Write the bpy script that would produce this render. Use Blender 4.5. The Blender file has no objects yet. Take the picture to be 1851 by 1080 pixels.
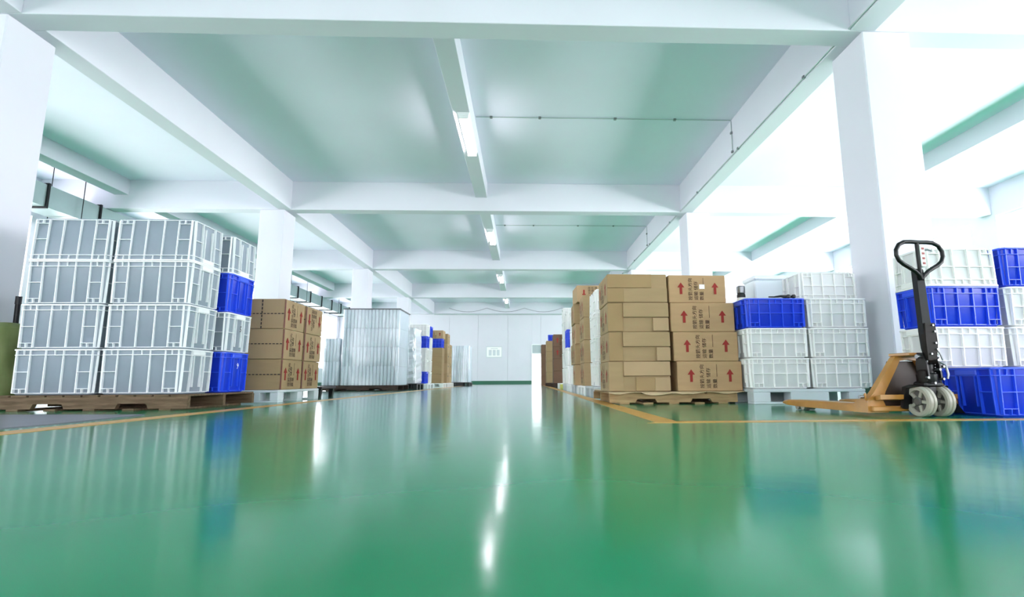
import bpy, math, random
from mathutils import Matrix, Vector, Euler
S = bpy.context.scene
C = S.collection
random.seed(7)
R = math.radians

# ------------------------------------------------------------------ camera, world, lights, exposure
def lin(h):
    v = [int(h[i:i+2], 16) / 255 for i in (0, 2, 4)]
    return tuple(x / 12.92 if x <= .04045 else ((x + .055) / 1.055) ** 2.4 for x in v) + (1.0,)

cam = bpy.data.cameras.new('camera')
camo = bpy.data.objects.new('camera', cam); C.objects.link(camo)
PITCH, YAW, ROLL = R(8.7257), R(-2.2542), R(-.304)
fw = Vector((-math.sin(YAW) * math.cos(PITCH), math.cos(YAW) * math.cos(PITCH), math.sin(PITCH)))
rt = Vector((math.cos(YAW), math.sin(YAW), 0)); up = rt.cross(fw)
r2 = rt * math.cos(ROLL) + up * math.sin(ROLL); u2 = -rt * math.sin(ROLL) + up * math.cos(ROLL)
camo.matrix_world = Matrix.Translation((0, 0, .25)) @ Matrix((r2, u2, -fw)).transposed().to_4x4()
cam.sensor_width = 36; cam.lens = 954.47 / 1851 * 36
cam.shift_x = (925.5 - 985.26) / 1851
cam.clip_start = .02
S.camera = camo

w = bpy.data.worlds.new('overcast'); S.world = w; w.use_nodes = True
bg = w.node_tree.nodes['Background']
bg.inputs[0].default_value = (.97, .965, 1, 1); bg.inputs[1].default_value = 4.6
S.view_settings.view_transform = 'Standard'; S.view_settings.look = 'None'
S.view_settings.gamma = 1; S.view_settings.use_curve_mapping = False
S.view_settings.exposure = 0.55
S.cycles.max_bounces = 14; S.cycles.diffuse_bounces = 8; S.cycles.glossy_bounces = 5
S.cycles.transparent_max_bounces = 24; S.cycles.transmission_bounces = 6
S.cycles.sample_clamp_indirect = 8
S.cycles.use_denoising = True

LEFT_WALL, RIGHT_WALL, BACK, FRONT, SLAB = -10.3, 10.6, 29.66, -9.5, 4.535

def daylight(name, loc, rot, sx, sy, power, col=(.97, .965, 1)):
    l = bpy.data.lights.new(name, 'AREA'); l.shape = 'RECTANGLE'; l.size = sx; l.size_y = sy
    l.energy = power; l.color = col
    o = bpy.data.objects.new(name, l); C.objects.link(o); o.location = loc; o.rotation_euler = rot
    return o
# daylight entering through the window rows (placed just outside the glass)
for k, y in enumerate((-4, 6, 16, 25)):
    daylight('daylight', (RIGHT_WALL + .5, y, 2.3), (0, R(90), 0), 2.8, 8.5, 360)
    daylight('daylight', (LEFT_WALL - .5, y, 2.3), (0, R(-90), 0), 2.8, 8.5, 60)
daylight('daylight', (-1, FRONT - .45, 2.3), (R(90), 0, 0), 16, 2.8, 160)  # fill lamp added behind the camera to brighten the front faces
for k, y in enumerate((-4, 6, 16, 25)):   # added fill lamps outside the windows, tilted up to brighten the ceiling
    daylight('upward_fill', (RIGHT_WALL + 1.2, y, 1.1), (0, R(128), 0), 1.6, 8.5, 520)
    daylight('upward_fill', (LEFT_WALL - 1.2, y, 1.1), (0, R(-128), 0), 1.6, 8.5, 200)

# ------------------------------------------------------------------ materials
def mat(name, col, rough=.5, metal=0, var=0, scale=8, stretch=(1, 1, 1), bump=0, bscale=40, col2=None, trans=0, spec=.5, coat=0, sss=0):
    m = bpy.data.materials.new(name); m.use_nodes = True
    nt = m.node_tree; n = nt.nodes; L = nt.links; b = n['Principled BSDF']; out = n['Material Output']
    c = lin(col) if isinstance(col, str) else col
    b.inputs['Base Color'].default_value = c
    b.inputs['Roughness'].default_value = rough; b.inputs['Metallic'].default_value = metal
    b.inputs['Specular IOR Level'].default_value = spec
    b.inputs['Coat Weight'].default_value = coat
    if var or col2 or bump:
        tc = n.new('ShaderNodeTexCoord'); mp = n.new('ShaderNodeMapping'); mp.inputs['Scale'].default_value = stretch
        L.new(tc.outputs['Object'], mp.inputs[0])
    if var or col2:
        t = n.new('ShaderNodeTexNoise'); t.inputs['Scale'].default_value = scale; t.inputs['Detail'].default_value = 6
        L.new(mp.outputs[0], t.inputs['Vector'])
        r = n.new('ShaderNodeValToRGB'); r.color_ramp.elements[0].position = .3; r.color_ramp.elements[1].position = .7
        c2 = lin(col2) if col2 else tuple(x * (1 - var) for x in c[:3]) + (1,)
        r.color_ramp.elements[0].color = c2; r.color_ramp.elements[1].color = c
        L.new(t.outputs['Fac'], r.inputs[0]); L.new(r.outputs[0], b.inputs['Base Color'])
    if bump:
        t2 = n.new('ShaderNodeTexNoise'); t2.inputs['Scale'].default_value = bscale; t2.inputs['Detail'].default_value = 3
        L.new(mp.outputs[0], t2.inputs['Vector'])
        bp = n.new('ShaderNodeBump'); bp.inputs['Strength'].default_value = bump; bp.inputs['Distance'].default_value = .01
        L.new(t2.outputs['Fac'], bp.inputs['Height']); L.new(bp.outputs[0], b.inputs['Normal'])
    if trans:
        tr = n.new('ShaderNodeBsdfTranslucent'); tr.inputs[0].default_value = c
        mx = n.new('ShaderNodeMixShader'); mx.inputs[0].default_value = trans
        L.new(b.outputs[0], mx.inputs[1]); L.new(tr.outputs[0], mx.inputs[2]); L.new(mx.outputs[0], out.inputs[0])
    return m

def emit(name, col, s):
    m = mat(name, col); b = m.node_tree.nodes['Principled BSDF']
    b.inputs['Emission Color'].default_value = lin(col); b.inputs['Emission Strength'].default_value = s
    return m

def clear(name, fac, rough=.05, tint=(1, 1, 1, 1), bump=0, bscale=10, stretch=(1, 1, 1), diffuse=None):
    m = bpy.data.materials.new(name); m.use_nodes = True
    nt = m.node_tree; n = nt.nodes; L = nt.links; out = n['Material Output']; n.remove(n['Principled BSDF'])
    t = n.new('ShaderNodeBsdfTransparent'); t.inputs[0].default_value = tint
    g = n.new('ShaderNodeBsdfGlossy'); g.inputs['Roughness'].default_value = rough; g.inputs[0].default_value = (.95, .97, 1, 1)
    src = g
    if diffuse is not None:
        d = n.new('ShaderNodeBsdfDiffuse'); d.inputs[0].default_value = (.85, .88, .92, 1)
        m2 = n.new('ShaderNodeMixShader'); m2.inputs[0].default_value = diffuse
        L.new(g.outputs[0], m2.inputs[1]); L.new(d.outputs[0], m2.inputs[2]); src = m2
    mx = n.new('ShaderNodeMixShader'); mx.inputs[0].default_value = fac
    L.new(t.outputs[0], mx.inputs[1]); L.new(src.outputs[0], mx.inputs[2]); L.new(mx.outputs[0], out.inputs[0])
    if bump:
        tc = n.new('ShaderNodeTexCoord'); mp = n.new('ShaderNodeMapping'); mp.inputs['Scale'].default_value = stretch
        t2 = n.new('ShaderNodeTexNoise'); t2.inputs['Scale'].default_value = bscale
        bp = n.new('ShaderNodeBump'); bp.inputs['Strength'].default_value = bump; bp.inputs['Distance'].default_value = .02
        L.new(tc.outputs['Object'], mp.inputs[0]); L.new(mp.outputs[0], t2.inputs['Vector'])
        L.new(t2.outputs['Fac'], bp.inputs['Height']); L.new(bp.outputs[0], g.inputs['Normal'])
    return m

M = dict(
    wall=mat('white_paint', 'd2d2db', .55, var=.03, scale=1.5),
    slab=mat('slab_paint', 'e4e4f2', .85, var=.04, scale=.8),
    beam=mat('beam_paint', 'd2d3dc', .8, var=.03, scale=1.2, bump=.05, bscale=3),
    green=mat('green_skirting', '1c5c45', .35),
    orange=mat('floor_line_paint', 'd9a04a', .3, var=.25, scale=6),
    grey=mat('grey_patch', '6c6a78', .35, var=.15, scale=4),
    duct=mat('galvanised_duct', '9fb3b2', .35, metal=.55, var=.1, scale=3),
    steel=mat('steel', '8e9094', .4, metal=1),
    pipe=mat('painted_pipe', 'b9c3c4', .4, metal=.3),
    white=mat('white_plastic', 'eceef0', .38),
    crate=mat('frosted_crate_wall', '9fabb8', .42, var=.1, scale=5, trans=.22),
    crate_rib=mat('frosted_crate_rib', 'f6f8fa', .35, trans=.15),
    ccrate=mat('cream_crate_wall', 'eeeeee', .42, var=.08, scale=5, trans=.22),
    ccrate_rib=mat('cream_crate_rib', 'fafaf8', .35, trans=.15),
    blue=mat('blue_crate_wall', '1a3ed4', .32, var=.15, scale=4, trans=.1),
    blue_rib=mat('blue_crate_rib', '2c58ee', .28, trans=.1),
    cardw=mat('warm_cardboard', 'b0906c', .8, var=.1, scale=3, stretch=(1, 1, 6), bump=.08, bscale=60, spec=.2),
    card=mat('cardboard', 'a18967', .8, var=.1, scale=3, stretch=(1, 1, 6), bump=.08, bscale=60, spec=.2),
    card2=mat('cardboard_flap', '9c825e', .8, var=.1, scale=3, stretch=(6, 1, 1), spec=.2),
    cardp=mat('cardboard_pinkish', 'ab9170', .8, var=.1, scale=3, spec=.2),
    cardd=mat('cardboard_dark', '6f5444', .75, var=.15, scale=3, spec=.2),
    red=mat('red_print', '8e2f2a', .7, spec=.2),
    ink=mat('brown_print', '3a2c26', .8, spec=.2),
    tape=mat('black_tape', '2a1c1c', .5, var=.5, scale=30),
    tape2=mat('red_tape', '74342c', .5, var=.4, scale=20),
    label=mat('paper_label', 'f0f0ee', .6),
    wood=mat('pallet_wood', '75604c', .75, col2='52412f', scale=5, stretch=(1, 8, 8), bump=.2, bscale=30, spec=.25),
    woodl=mat('pale_pallet_wood', 'ab9068', .75, col2='8d7250', scale=5, stretch=(1, 8, 8), bump=.2, bscale=30, spec=.25),
    wooddk=mat('dark_pallet_wood', '4a3a33', .75, col2='2e2523', scale=5, stretch=(1, 8, 8), spec=.25),
    pgrey=mat('grey_pallet_plastic', 'c9cfd4', .45, var=.06, scale=5),
    dark=mat('dark_plastic', '1b1b1f', .45),
    black=mat('black_enamel', '0c0c0e', .4, spec=.35),
    pole=mat('dark_grey_enamel', '1c1e22', .6, var=.3, scale=12, spec=.25),
    yellow=mat('worn_yellow_enamel', 'b88138', .38, col2='96652b', scale=6, coat=.2),
    brown=mat('brown_enamel', '3c2a1c', .5, var=.3, scale=6),
    wheel=mat('cream_nylon', 'a9a598', .4, var=.2, scale=14),
    hub=mat('grey_hub', '5e5c58', .4, var=.3, scale=14),
    tarp=mat('olive_tarp', '6f7a45', .7, var=.35, scale=2.5, bump=.4, bscale=9),
    roll=mat('pale_blue_tube', 'b9c8d4', .4, var=.05, scale=5),
    sheet=mat('dark_sheet', '54545a', .5),
    lemon=mat('yellow_green_plastic', 'c3c65a', .45),
    lime=mat('tube_light', 'ffffff', .5),
    foam=mat('foam_box', 'e6ecf2', .5),
)
M['tube'] = emit('lit_tube', 'fff8ff', 52)
M['glass'] = clear('window_glass', .08, .02)
M['film'] = clear('stretch_film', .2, .2, bump=.3, bscale=5, stretch=(3, 3, .6), diffuse=.45)
M['film2'] = clear('thick_stretch_film', .62, .15, bump=1, bscale=9, stretch=(3, 3, .8), diffuse=.6)

# glossy epoxy floor
m = bpy.data.materials.new('green_epoxy'); m.use_nodes = True; M['floor'] = m
nt = m.node_tree; n = nt.nodes; L = nt.links; b = n['Principled BSDF']
tc = n.new('ShaderNodeTexCoord')
t = n.new('ShaderNodeTexNoise'); t.inputs['Scale'].default_value = .55; t.inputs['Detail'].default_value = 3
L.new(tc.outputs['Object'], t.inputs['Vector'])
r = n.new('ShaderNodeValToRGB'); r.color_ramp.elements[0].color = lin('067e50'); r.color_ramp.elements[1].color = lin('0a9463')
r.color_ramp.elements[0].position = .35; r.color_ramp.elements[1].position = .65
L.new(t.outputs['Fac'], r.inputs[0]); L.new(r.outputs[0], b.inputs['Base Color'])
b.inputs['Roughness'].default_value = .14
b.inputs['IOR'].default_value = 1.26
t2 = n.new('ShaderNodeTexNoise'); t2.inputs['Scale'].default_value = 2.2; t2.inputs['Detail'].default_value = 4
L.new(tc.outputs['Object'], t2.inputs['Vector'])
bp = n.new('ShaderNodeBump'); bp.inputs['Strength'].default_value = .15; bp.inputs['Distance'].default_value = .012
L.new(t2.outputs['Fac'], bp.inputs['Height'])
df = n.new('ShaderNodeBsdfDiffuse'); gl = n.new('ShaderNodeBsdfGlossy'); fr_ = n.new('ShaderNodeFresnel'); mx_ = n.new('ShaderNodeMixShader')
L.new(r.outputs[0], df.inputs[0]); gl.inputs[0].default_value = (.97, .98, 1, 1); gl.inputs['Roughness'].default_value = .14; fr_.inputs[0].default_value = 1.2
L.new(bp.outputs[0], gl.inputs['Normal']); L.new(fr_.outputs[0], mx_.inputs[0]); L.new(df.outputs[0], mx_.inputs[1]); L.new(gl.outputs[0], mx_.inputs[2])
L.new(mx_.outputs[0], n['Material Output'].inputs[0]); n.remove(b)

# ------------------------------------------------------------------ mesh builder
class MB:
    def __init__(s): s.v = []; s.f = []; s.m = []
    def add(s, vs, fs, mi=0):
        o = len(s.v); s.v += [tuple(v) for v in vs]; s.f += [tuple(o + i for i in f) for f in fs]; s.m += [mi] * len(fs); return s
    def box(s, x0, x1, y0, y1, z0, z1, mi=0, mx=None):
        vs = [Vector((x, y, z)) for z in (z0, z1) for x, y in ((x0, y0), (x1, y0), (x1, y1), (x0, y1))]
        if mx: vs = [mx @ v for v in vs]
        return s.add(vs, [(3, 2, 1, 0), (4, 5, 6, 7), (0, 1, 5, 4), (1, 2, 6, 5), (2, 3, 7, 6), (3, 0, 4, 7)], mi)
    def cbox(s, x0, x1, y0, y1, z0, z1, c=.004, mi=0, mx=None):
        def ring(i, z):
            a, b_, d, e = x0 + i, x1 - i, y0 + i, y1 - i
            return [Vector(p) for p in ((a + c, d, z), (b_ - c, d, z), (b_, d + c, z), (b_, e - c, z), (b_ - c, e, z), (a + c, e, z), (a, e - c, z), (a, d + c, z))]
        return s.loft([ring(c, z0), ring(0, z0 + c), ring(0, z1 - c), ring(c, z1)], mi=mi, mx=mx)
    def loft(s, rings, closed=True, caps=(True, True), mi=0, mx=None):
        k = len(rings[0]); vs = [Vector(p) for r_ in rings for p in r_]
        if mx: vs = [mx @ v for v in vs]
        fs = []
        for i in range(len(rings) - 1):
            for j in range(k if closed else k - 1):
                a = i * k + j; b_ = i * k + (j + 1) % k
                fs.append((a, b_, b_ + k, a + k))
        if closed and caps[0]: fs.append(tuple(reversed(range(k))))
        if closed and caps[1]: fs.append(tuple(range((len(rings) - 1) * k, len(rings) * k)))
        return s.add(vs, fs, mi)
    def tube(s, pts, r_, n_=10, mi=0, closed=False, caps=True):
        pts = [Vector(p) for p in pts]; rs = r_ if isinstance(r_, (list, tuple)) else [r_] * len(pts)
        rings = []; N = len(pts); prev = None
        for i, p in enumerate(pts):
            if closed: d = pts[(i + 1) % N] - pts[i - 1]
            else: d = pts[min(i + 1, N - 1)] - pts[max(i - 1, 0)]
            d.normalize()
            ref = prev if prev is not None else (Vector((0, 0, 1)) if abs(d.z) < .9 else Vector((1, 0, 0)))
            a = (ref - d * ref.dot(d)).normalized(); prev = a; b_ = d.cross(a)
            rings.append([p + (a * math.cos(2 * math.pi * j / n_) + b_ * math.sin(2 * math.pi * j / n_)) * rs[i] for j in range(n_)])
        if closed:
            rings.append(rings[0]); return s.loft(rings, caps=(False, False), mi=mi)
        return s.loft(rings, caps=(caps, caps), mi=mi)
    def cyl(s, p0, p1, r_, n_=16, mi=0): return s.tube([p0, p1], r_, n_, mi)
    def prism(s, poly, axis, a, b_, mi=0, mx=None):
        f = {'x': lambda p, q: (q, p[0], p[1]), 'y': lambda p, q: (p[0], q, p[1]), 'z': lambda p, q: (p[0], p[1], q)}[axis]
        return s.loft([[f(p, a) for p in poly], [f(p, b_) for p in poly]], mi=mi, mx=mx)
    def mesh(s, name, mats, smooth=False):
        me = bpy.data.meshes.new(name); me.from_pydata(s.v, [], s.f)
        for m_ in (mats if isinstance(mats, (list, tuple)) else [mats]): me.materials.append(m_)
        me.polygons.foreach_set('material_index', s.m)
        import bmesh
        bm = bmesh.new(); bm.from_mesh(me); bmesh.ops.recalc_face_normals(bm, faces=bm.faces); bm.to_mesh(me); bm.free()
        if smooth:
            me.polygons.foreach_set('use_smooth', [True] * len(me.polygons))
            try: me.set_sharp_from_angle(angle=R(38))
            except Exception: pass
        me.update(); return me

def obj(name, me, parent=None, loc=(0, 0, 0), rot=(0, 0, 0), kind=None, label=None):
    o = bpy.data.objects.new(name, me); C.objects.link(o); o.location = loc; o.rotation_euler = rot
    if parent: o.parent = parent
    if kind: o['kind'] = kind
    if label: o['label'] = label
    return o
def tag(o, label, cat, group=None, kind=None):
    o['label'] = label; o['category'] = cat
    if group: o['group'] = group
    if kind: o['kind'] = kind
    return o
def thing(name, label, cat, loc=(0, 0, 0), rz=0, group=None):
    return tag(obj(name, None, None, loc, (0, 0, rz)), label, cat, group)
def struct(name, me, parent=None, label=None):
    o = obj(name, me, parent)
    if not parent: o['kind'] = 'structure'
    if label: o['label'] = label
    return o
def bx(name, x0, x1, y0, y1, z0, z1, m_, c=0):
    b_ = MB(); (b_.cbox(x0, x1, y0, y1, z0, z1, c) if c else b_.box(x0, x1, y0, y1, z0, z1)); return b_.mesh(name, m_)

def rrect(hx, hy, r_, z, k=4, cx=0, cy=0):
    out = []
    for q, (sx, sy) in enumerate(((1, 1), (-1, 1), (-1, -1), (1, -1))):
        for j in range(k + 1):
            a = math.pi / 2 * (q + j / k)
            out.append((cx + sx * (hx - r_) + r_ * math.cos(a), cy + sy * (hy - r_) + r_ * math.sin(a), z))
    return out

# ------------------------------------------------------------------ the setting
struct('floor', bx('floor', LEFT_WALL - .3, RIGHT_WALL + .3, FRONT - .3, BACK + 3.5, -.3, 0, M['floor']), label='glossy green epoxy factory floor')
struct('ceiling', bx('ceiling', LEFT_WALL - .3, RIGHT_WALL + .3, FRONT - .3, BACK + .3, SLAB, SLAB + .25, M['slab']))
Y1, BAY, BW, BZ = 4.985, 6.17, .268, 3.9
# cross beams
k = 0
for i in range(-2, 5):
    y = Y1 + i * BAY
    if i == 4: continue
    o = struct('beam', bx('cross_beam', LEFT_WALL, RIGHT_WALL, y, y + BW, BZ, SLAB, M['beam'], .006)); o.name = 'ceiling_beam'
o = struct('ceiling_beam', bx('cross_beam', LEFT_WALL, RIGHT_WALL, BACK - .28, BACK, BZ, SLAB, M['beam'], .006))
# main beams along the hall
for x0, x1 in ((-5.29, -5.022), (3.458, 3.726)):
    for i in range(-3, 5):
        ya = max(FRONT, Y1 + i * BAY + BW); yb = min(BACK - .28, Y1 + (i + 1) * BAY)
        if yb - ya < .5: continue
        struct('main_beam', bx('main_beam', x0, x1, ya, yb, BZ, SLAB, M['beam'], .006))
for x0, x1 in ((-1.075, -.82), (-8.75, -8.45), (7.75, 8.02)):
    for i in range(-3, 5):
        ya = max(FRONT, Y1 + i * BAY + BW); yb = min(BACK - .28, Y1 + (i + 1) * BAY)
        if yb - ya < .5: continue
        struct('secondary_beam', bx('secondary_beam', x0, x1, ya, yb, 4.2, SLAB, M['beam'], .005))
# columns
for side, (x0, x1) in (('left', (-5.68, -5.16)), ('right', (3.58, 4.10))):
    for i in range(-1, 4):
        y = Y1 + i * BAY
        o = struct('column', bx('column', x0, x1, y, y + .555, 0, BZ, M['wall'], .012))
        g = bx('column_skirting', x0 - .004, x1 + .004, y - .004, y + .559, 0, .16, M['green'])
        obj('painted_skirting', g, o, label='dark green painted foot of the column')
# side walls with window rows
wn = 0
def side_wall(name, x, outward, sill, head):
    global wn
    root = bpy.data.objects.new(name, None); C.objects.link(root); root['kind'] = 'structure'
    t_ = .25 * outward
    xa, xb = sorted((x, x + t_))
    obj('sill_wall', bx('sill_wall', xa, xb, FRONT, BACK, 0, sill, M['wall']), root)
    obj('head_wall', bx('head_wall', xa, xb, FRONT, BACK, head, SLAB, M['wall']), root)
    ys = [Y1 + i * BAY + .27 for i in range(-3, 5)]
    edges = [FRONT] + [y for y in ys if FRONT + 1 < y < BACK - 1] + [BACK]
    for y in edges:
        obj('wall_pier', bx('wall_pier', xa, xb, max(FRONT, y - .35), min(BACK, y + .35), sill, head, M['wall']), root)
    obj('painted_skirting', bx('skirt', min(x, x - .01 * outward), max(x, x - .01 * outward), FRONT, BACK, 0, .16, M['green']), root)
    xm = x + t_ / 2
    for a, b_ in zip(edges[:-1], edges[1:]):
        ya, yb = a + .35, b_ - .35
        if yb - ya < 1: continue
        wn += 1
        W = bpy.data.objects.new('window_%d' % wn, None); C.objects.link(W); W['kind'] = 'structure'; W.location = (xm, (ya + yb) / 2, sill)
        hw = (yb - ya) / 2; hh = head - sill
        fr = MB()
        for z0, z1 in ((0, .06), (hh - .06, hh), (hh * .68 - .025, hh * .68 + .025)): fr.box(-.03, .03, -hw, hw, z0, z1)
        for q in range(5):
            yy = -hw + q * (2 * hw) / 4; fr.box(-.031, .031, max(-hw, yy - .03), min(hw, yy + .03), 0, hh)
        obj('window_frame', fr.mesh('window_frame', M['white']), W)
        for q in range(4):
            pa = -hw + q * hw / 2 + .03; pb = -hw + (q + 1) * hw / 2 - .03
            for z0, z1 in ((.06, hh * .68 - .025), (hh * .68 + .025, hh - .06)):
                obj('pane', bx('pane', -.003, .003, pa, pb, z0, z1, M['glass']), W)
side_wall('wall_left', LEFT_WALL, -1, .85, 3.7)
side_wall('wall_right', RIGHT_WALL, 1, .85, 3.85)
# wall behind the camera, and the far wall with its lit doorway
wf = bpy.data.objects.new('wall_front', None); C.objects.link(wf); wf['kind'] = 'structure'
for nm, a, b_, z0, z1 in (('sill_wall', LEFT_WALL - .25, RIGHT_WALL + .25, 0, .85), ('head_wall', LEFT_WALL - .25, RIGHT_WALL + .25, 3.7, SLAB), ('wall_pier', LEFT_WALL - .25, -9.2, .85, 3.7),
                          ('wall_pier', -5.7, -5.1, .85, 3.7), ('wall_pier', 3.5, 4.1, .85, 3.7), ('wall_pier', 7.2, RIGHT_WALL + .25, .85, 3.7)):
    obj(nm, bx(nm, a, b_, FRONT - .25, FRONT, z0, z1, M['wall']), wf)
DX0, DX1, DZ = .44, .92, 2.16
wb = bpy.data.objects.new('wall_back', None); C.objects.link(wb); wb['kind'] = 'structure'
obj('backing', bx('backing', LEFT_WALL - .25, DX0 - .001, BACK + .15, BACK + .22, 0, SLAB, M['wall']), wb)
obj('backing', bx('backing', DX1 + .001, RIGHT_WALL + .25, BACK + .15, BACK + .22, 0, SLAB, M['wall']), wb)
bounds = [LEFT_WALL - .25] + [-8.2, -6.36, -4.2, -2.6, -.93] + [DX0]
for a, b_ in zip(bounds[:-1], bounds[1:]):
    obj('wall_panel', bx('wall_panel', a + .004, b_ - .004, BACK, BACK + .149, 0, SLAB, M['wall'], .004), wb)
obj('wall_panel', bx('wall_panel', DX0 - .001, DX1 + .001, BACK, BACK + .2, DZ, SLAB, M['wall']), wb)
bounds = [DX1, 2.9, 5.1, 7.4, RIGHT_WALL + .25]
for a, b_ in zip(bounds[:-1], bounds[1:]):
    obj('wall_panel', bx('wall_panel', a + .004, b_ - .004, BACK, BACK + .149, 0, SLAB, M['wall'], .004), wb)
struct('baseboard_back', bx('baseboard_back', LEFT_WALL, DX0 - .05, BACK - .015, BACK, 0, .19, M['green']))
struct('baseboard_back', bx('baseboard_back', DX1 + .05, RIGHT_WALL, BACK - .015, BACK, 0, .19, M['green']))
d = bpy.data.objects.new('door_1', None); C.objects.link(d); d['kind'] = 'structure'; d.location = (DX0, BACK, 0)
f = MB(); f.box(-.05, 0, -.02, .2, 0, DZ + .05).box(DX1 - DX0, DX1 - DX0 + .05, -.02, .2, 0, DZ + .05).box(0, DX1 - DX0, -.02, .2, DZ, DZ + .05).box(0, DX1 - DX0, -.01, .15, 1.66, 1.71)
obj('door_frame', f.mesh('door_frame', M['white']), d)
obj('transom_pane', bx('transom', 0, DX1 - DX0, .05, .056, 1.71, DZ, mat('frosted_pane', 'a9b6b8', .3)), d)

# floor markings and a thin grey violet patch over the green floor
struct('trim_1', bx('floor_line', -2.66, -2.50, -6, 27.5, .0005, .002, M['orange']), label='orange painted floor line along the pallets')
struct('trim_2', MB().prism([(.70, 3.06), (9, 3.06), (9, 3.17), (.90, 3.17), (.90, 27.5), (.76, 27.5), (.76, 3.10)], 'z', .0005, .002).mesh('floor_line', M['orange']), label='orange painted floor line with a corner around the storage bay')
o = obj('floor_patch', MB().prism([(-7.2, 2.7), (-2.86, 2.7), (-2.80, 3.4), (-2.86, 4.18), (-4.9, 4.38), (-7.2, 4.4)], 'z', .0005, .006).mesh('floor_patch', M['grey']))
tag(o, 'flat grey violet patch on the floor in front of the frosted crates', 'floor sheet')

# ceiling lamps
def lamp(y, x, name, label):
    t_ = thing('ceiling_lamp', label, 'lamp', (x, y, 4.2), 0, 'tube lamps under the middle beam')
    b_ = MB(); b_.prism([(-.095, 0), (.095, 0), (.075, -.045), (-.075, -.045)], 'y', -.7, .7)
    obj('housing', b_.mesh('lamp_housing', M['white']), t_)
    for s in (-.042, .042):
        c_ = MB().tube([(s, -.66, -.066), (s, .66, -.066)], .019, 10); obj('tube', c_.mesh('lamp_tube', M['tube'], True), t_)
    for yy in (-.69, .66): obj('end_cap', bx('end_cap', -.075, .075, yy, yy + .03, -.09, -.0455, M['white']), t_)
for (y, lb) in ((8.1, 'lit twin tube lamp in the bay nearest the camera'), (14.27, 'lit twin tube lamp in the second bay from the camera'), (20.4, 'lit twin tube lamp in the third bay from the camera'), (26.1, 'lit twin tube lamp in the last bay before the far wall')):
    lamp(y, -.915, 'lamp', lb)

# conduits
def conduit(pts, r_, label, saddles, cat='conduit'):
    t_ = thing('conduit', label, cat, (0, 0, 0))
    obj('pipe', MB().tube(pts, r_, 8).mesh('conduit', M['pipe'], True), t_)
    for p in saddles:
        obj('saddle_clip', bx('saddle', p[0] - .022, p[0] + .022, p[1] - .022, p[1] + .022, p[2] - .018, p[2] + .018, M['steel'], .004), t_)
for i, nm in ((0, 'nearest'), (1, 'second'), (2, 'third')):
    y = 8.16 + i * BAY
    conduit([(-.8, y, 4.523), (3.435, y, 4.523), (3.447, y, 4.50), (3.447, y, 3.95)], .008,
            'thin pipe crossing the ceiling slab of the %s bay and down the beam' % nm,
            [(-.55, y, 4.523), (.25, y, 4.523), (1.5, y, 4.523), (2.5, y, 4.523), (3.447, y, 4.3), (3.447, y, 3.97)])
conduit([(3.447, -6, 3.925), (3.447, BACK - .3, 3.925)], .011, 'long thin pipe along the lower edge of the main beam above the cartons', [(3.447, 5.9 + 2.03 * j, 3.925) for j in range(0, 11)])
conduit([(-5.0, BACK - .31, 3.87), (3.4, BACK - .31, 3.87)], .035, 'grey horizontal pipe across the far wall', [(-4.2 + 2.1 * j, BACK - .31, 3.87) for j in range(4)])
sag = []
for j in range(4):
    xa = -4.2 + 2.1 * j
    for q in range(8): sag.append((xa + 2.1 * q / 8, BACK - .31, 4.22 - .22 * (2 * q / 8 - 1) ** 2 * -1 - .22))
o = obj('cable', MB().tube(sag, .008, 6).mesh('cable', M['sheet'])); tag(o, 'thin cable drooping above the pipe on the far wall', 'cable')

# air duct
t_ = thing('air_duct', 'galvanised rectangular air duct hung under the ceiling beside the windows', 'duct', (-9.1, 0, 3.46))
for j, (ya, yb) in enumerate([(7.3 + 1.22 * q, 7.3 + 1.22 * (q + 1)) for q in range(18)]):
    obj('duct_section', bx('duct_section', -.27, .25, ya + .02, yb - .02, 0, .42, M['duct'], .004), t_)
    fl = MB(); fl.box(-.30, .28, yb - .02, yb + .02, -.03, .45)
    obj('duct_flange', fl.mesh('duct_flange', M['pole']), t_)
for y in (10.45, 14.1, 17.8, 21.4, 25.1):
    for x in (-.33, .32):
        obj('hanger_rod', MB().tube([(x, y, -.045), (x, y, SLAB - 3.46)], .008, 6).mesh('rod', M['pole']), t_)
        obj('rod_plate', bx('rod_plate', x - .035, x + .035, y - .035, y + .035, SLAB - 3.475, SLAB - 3.46, M['pole']), t_)
    obj('hanger_bar', bx('hanger_bar', -.35, .34, y - .02, y + .02, -.06, -.03, M['pole']), t_)

# far wall frame
t_ = thing('notice_frame', 'pale framed notice mounted on the far white wall', 'notice', (-1.69, BACK - .02, 1.78))
obj('frame', MB().box(-.44, .44, -.005, .018, .27, .31).box(-.44, .44, -.005, .018, -.31, -.27).box(-.44, -.41, -.005, .018, -.27, .27).box(.41, .44, -.005, .018, -.27, .27).mesh('frame', M['pgrey']), t_)
obj('paper', bx('paper', -.41, .41, .004, .016, -.27, .27, M['label']), t_)
pr = MB()
for q in range(3): pr.box(-.3 + .22 * q, -.14 + .22 * q, .002, .0035, -.2, .12)
pr.box(-.2, .2, .002, .0035, .17, .21)
obj('print', pr.mesh('print', M['pgrey']), t_)

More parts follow.
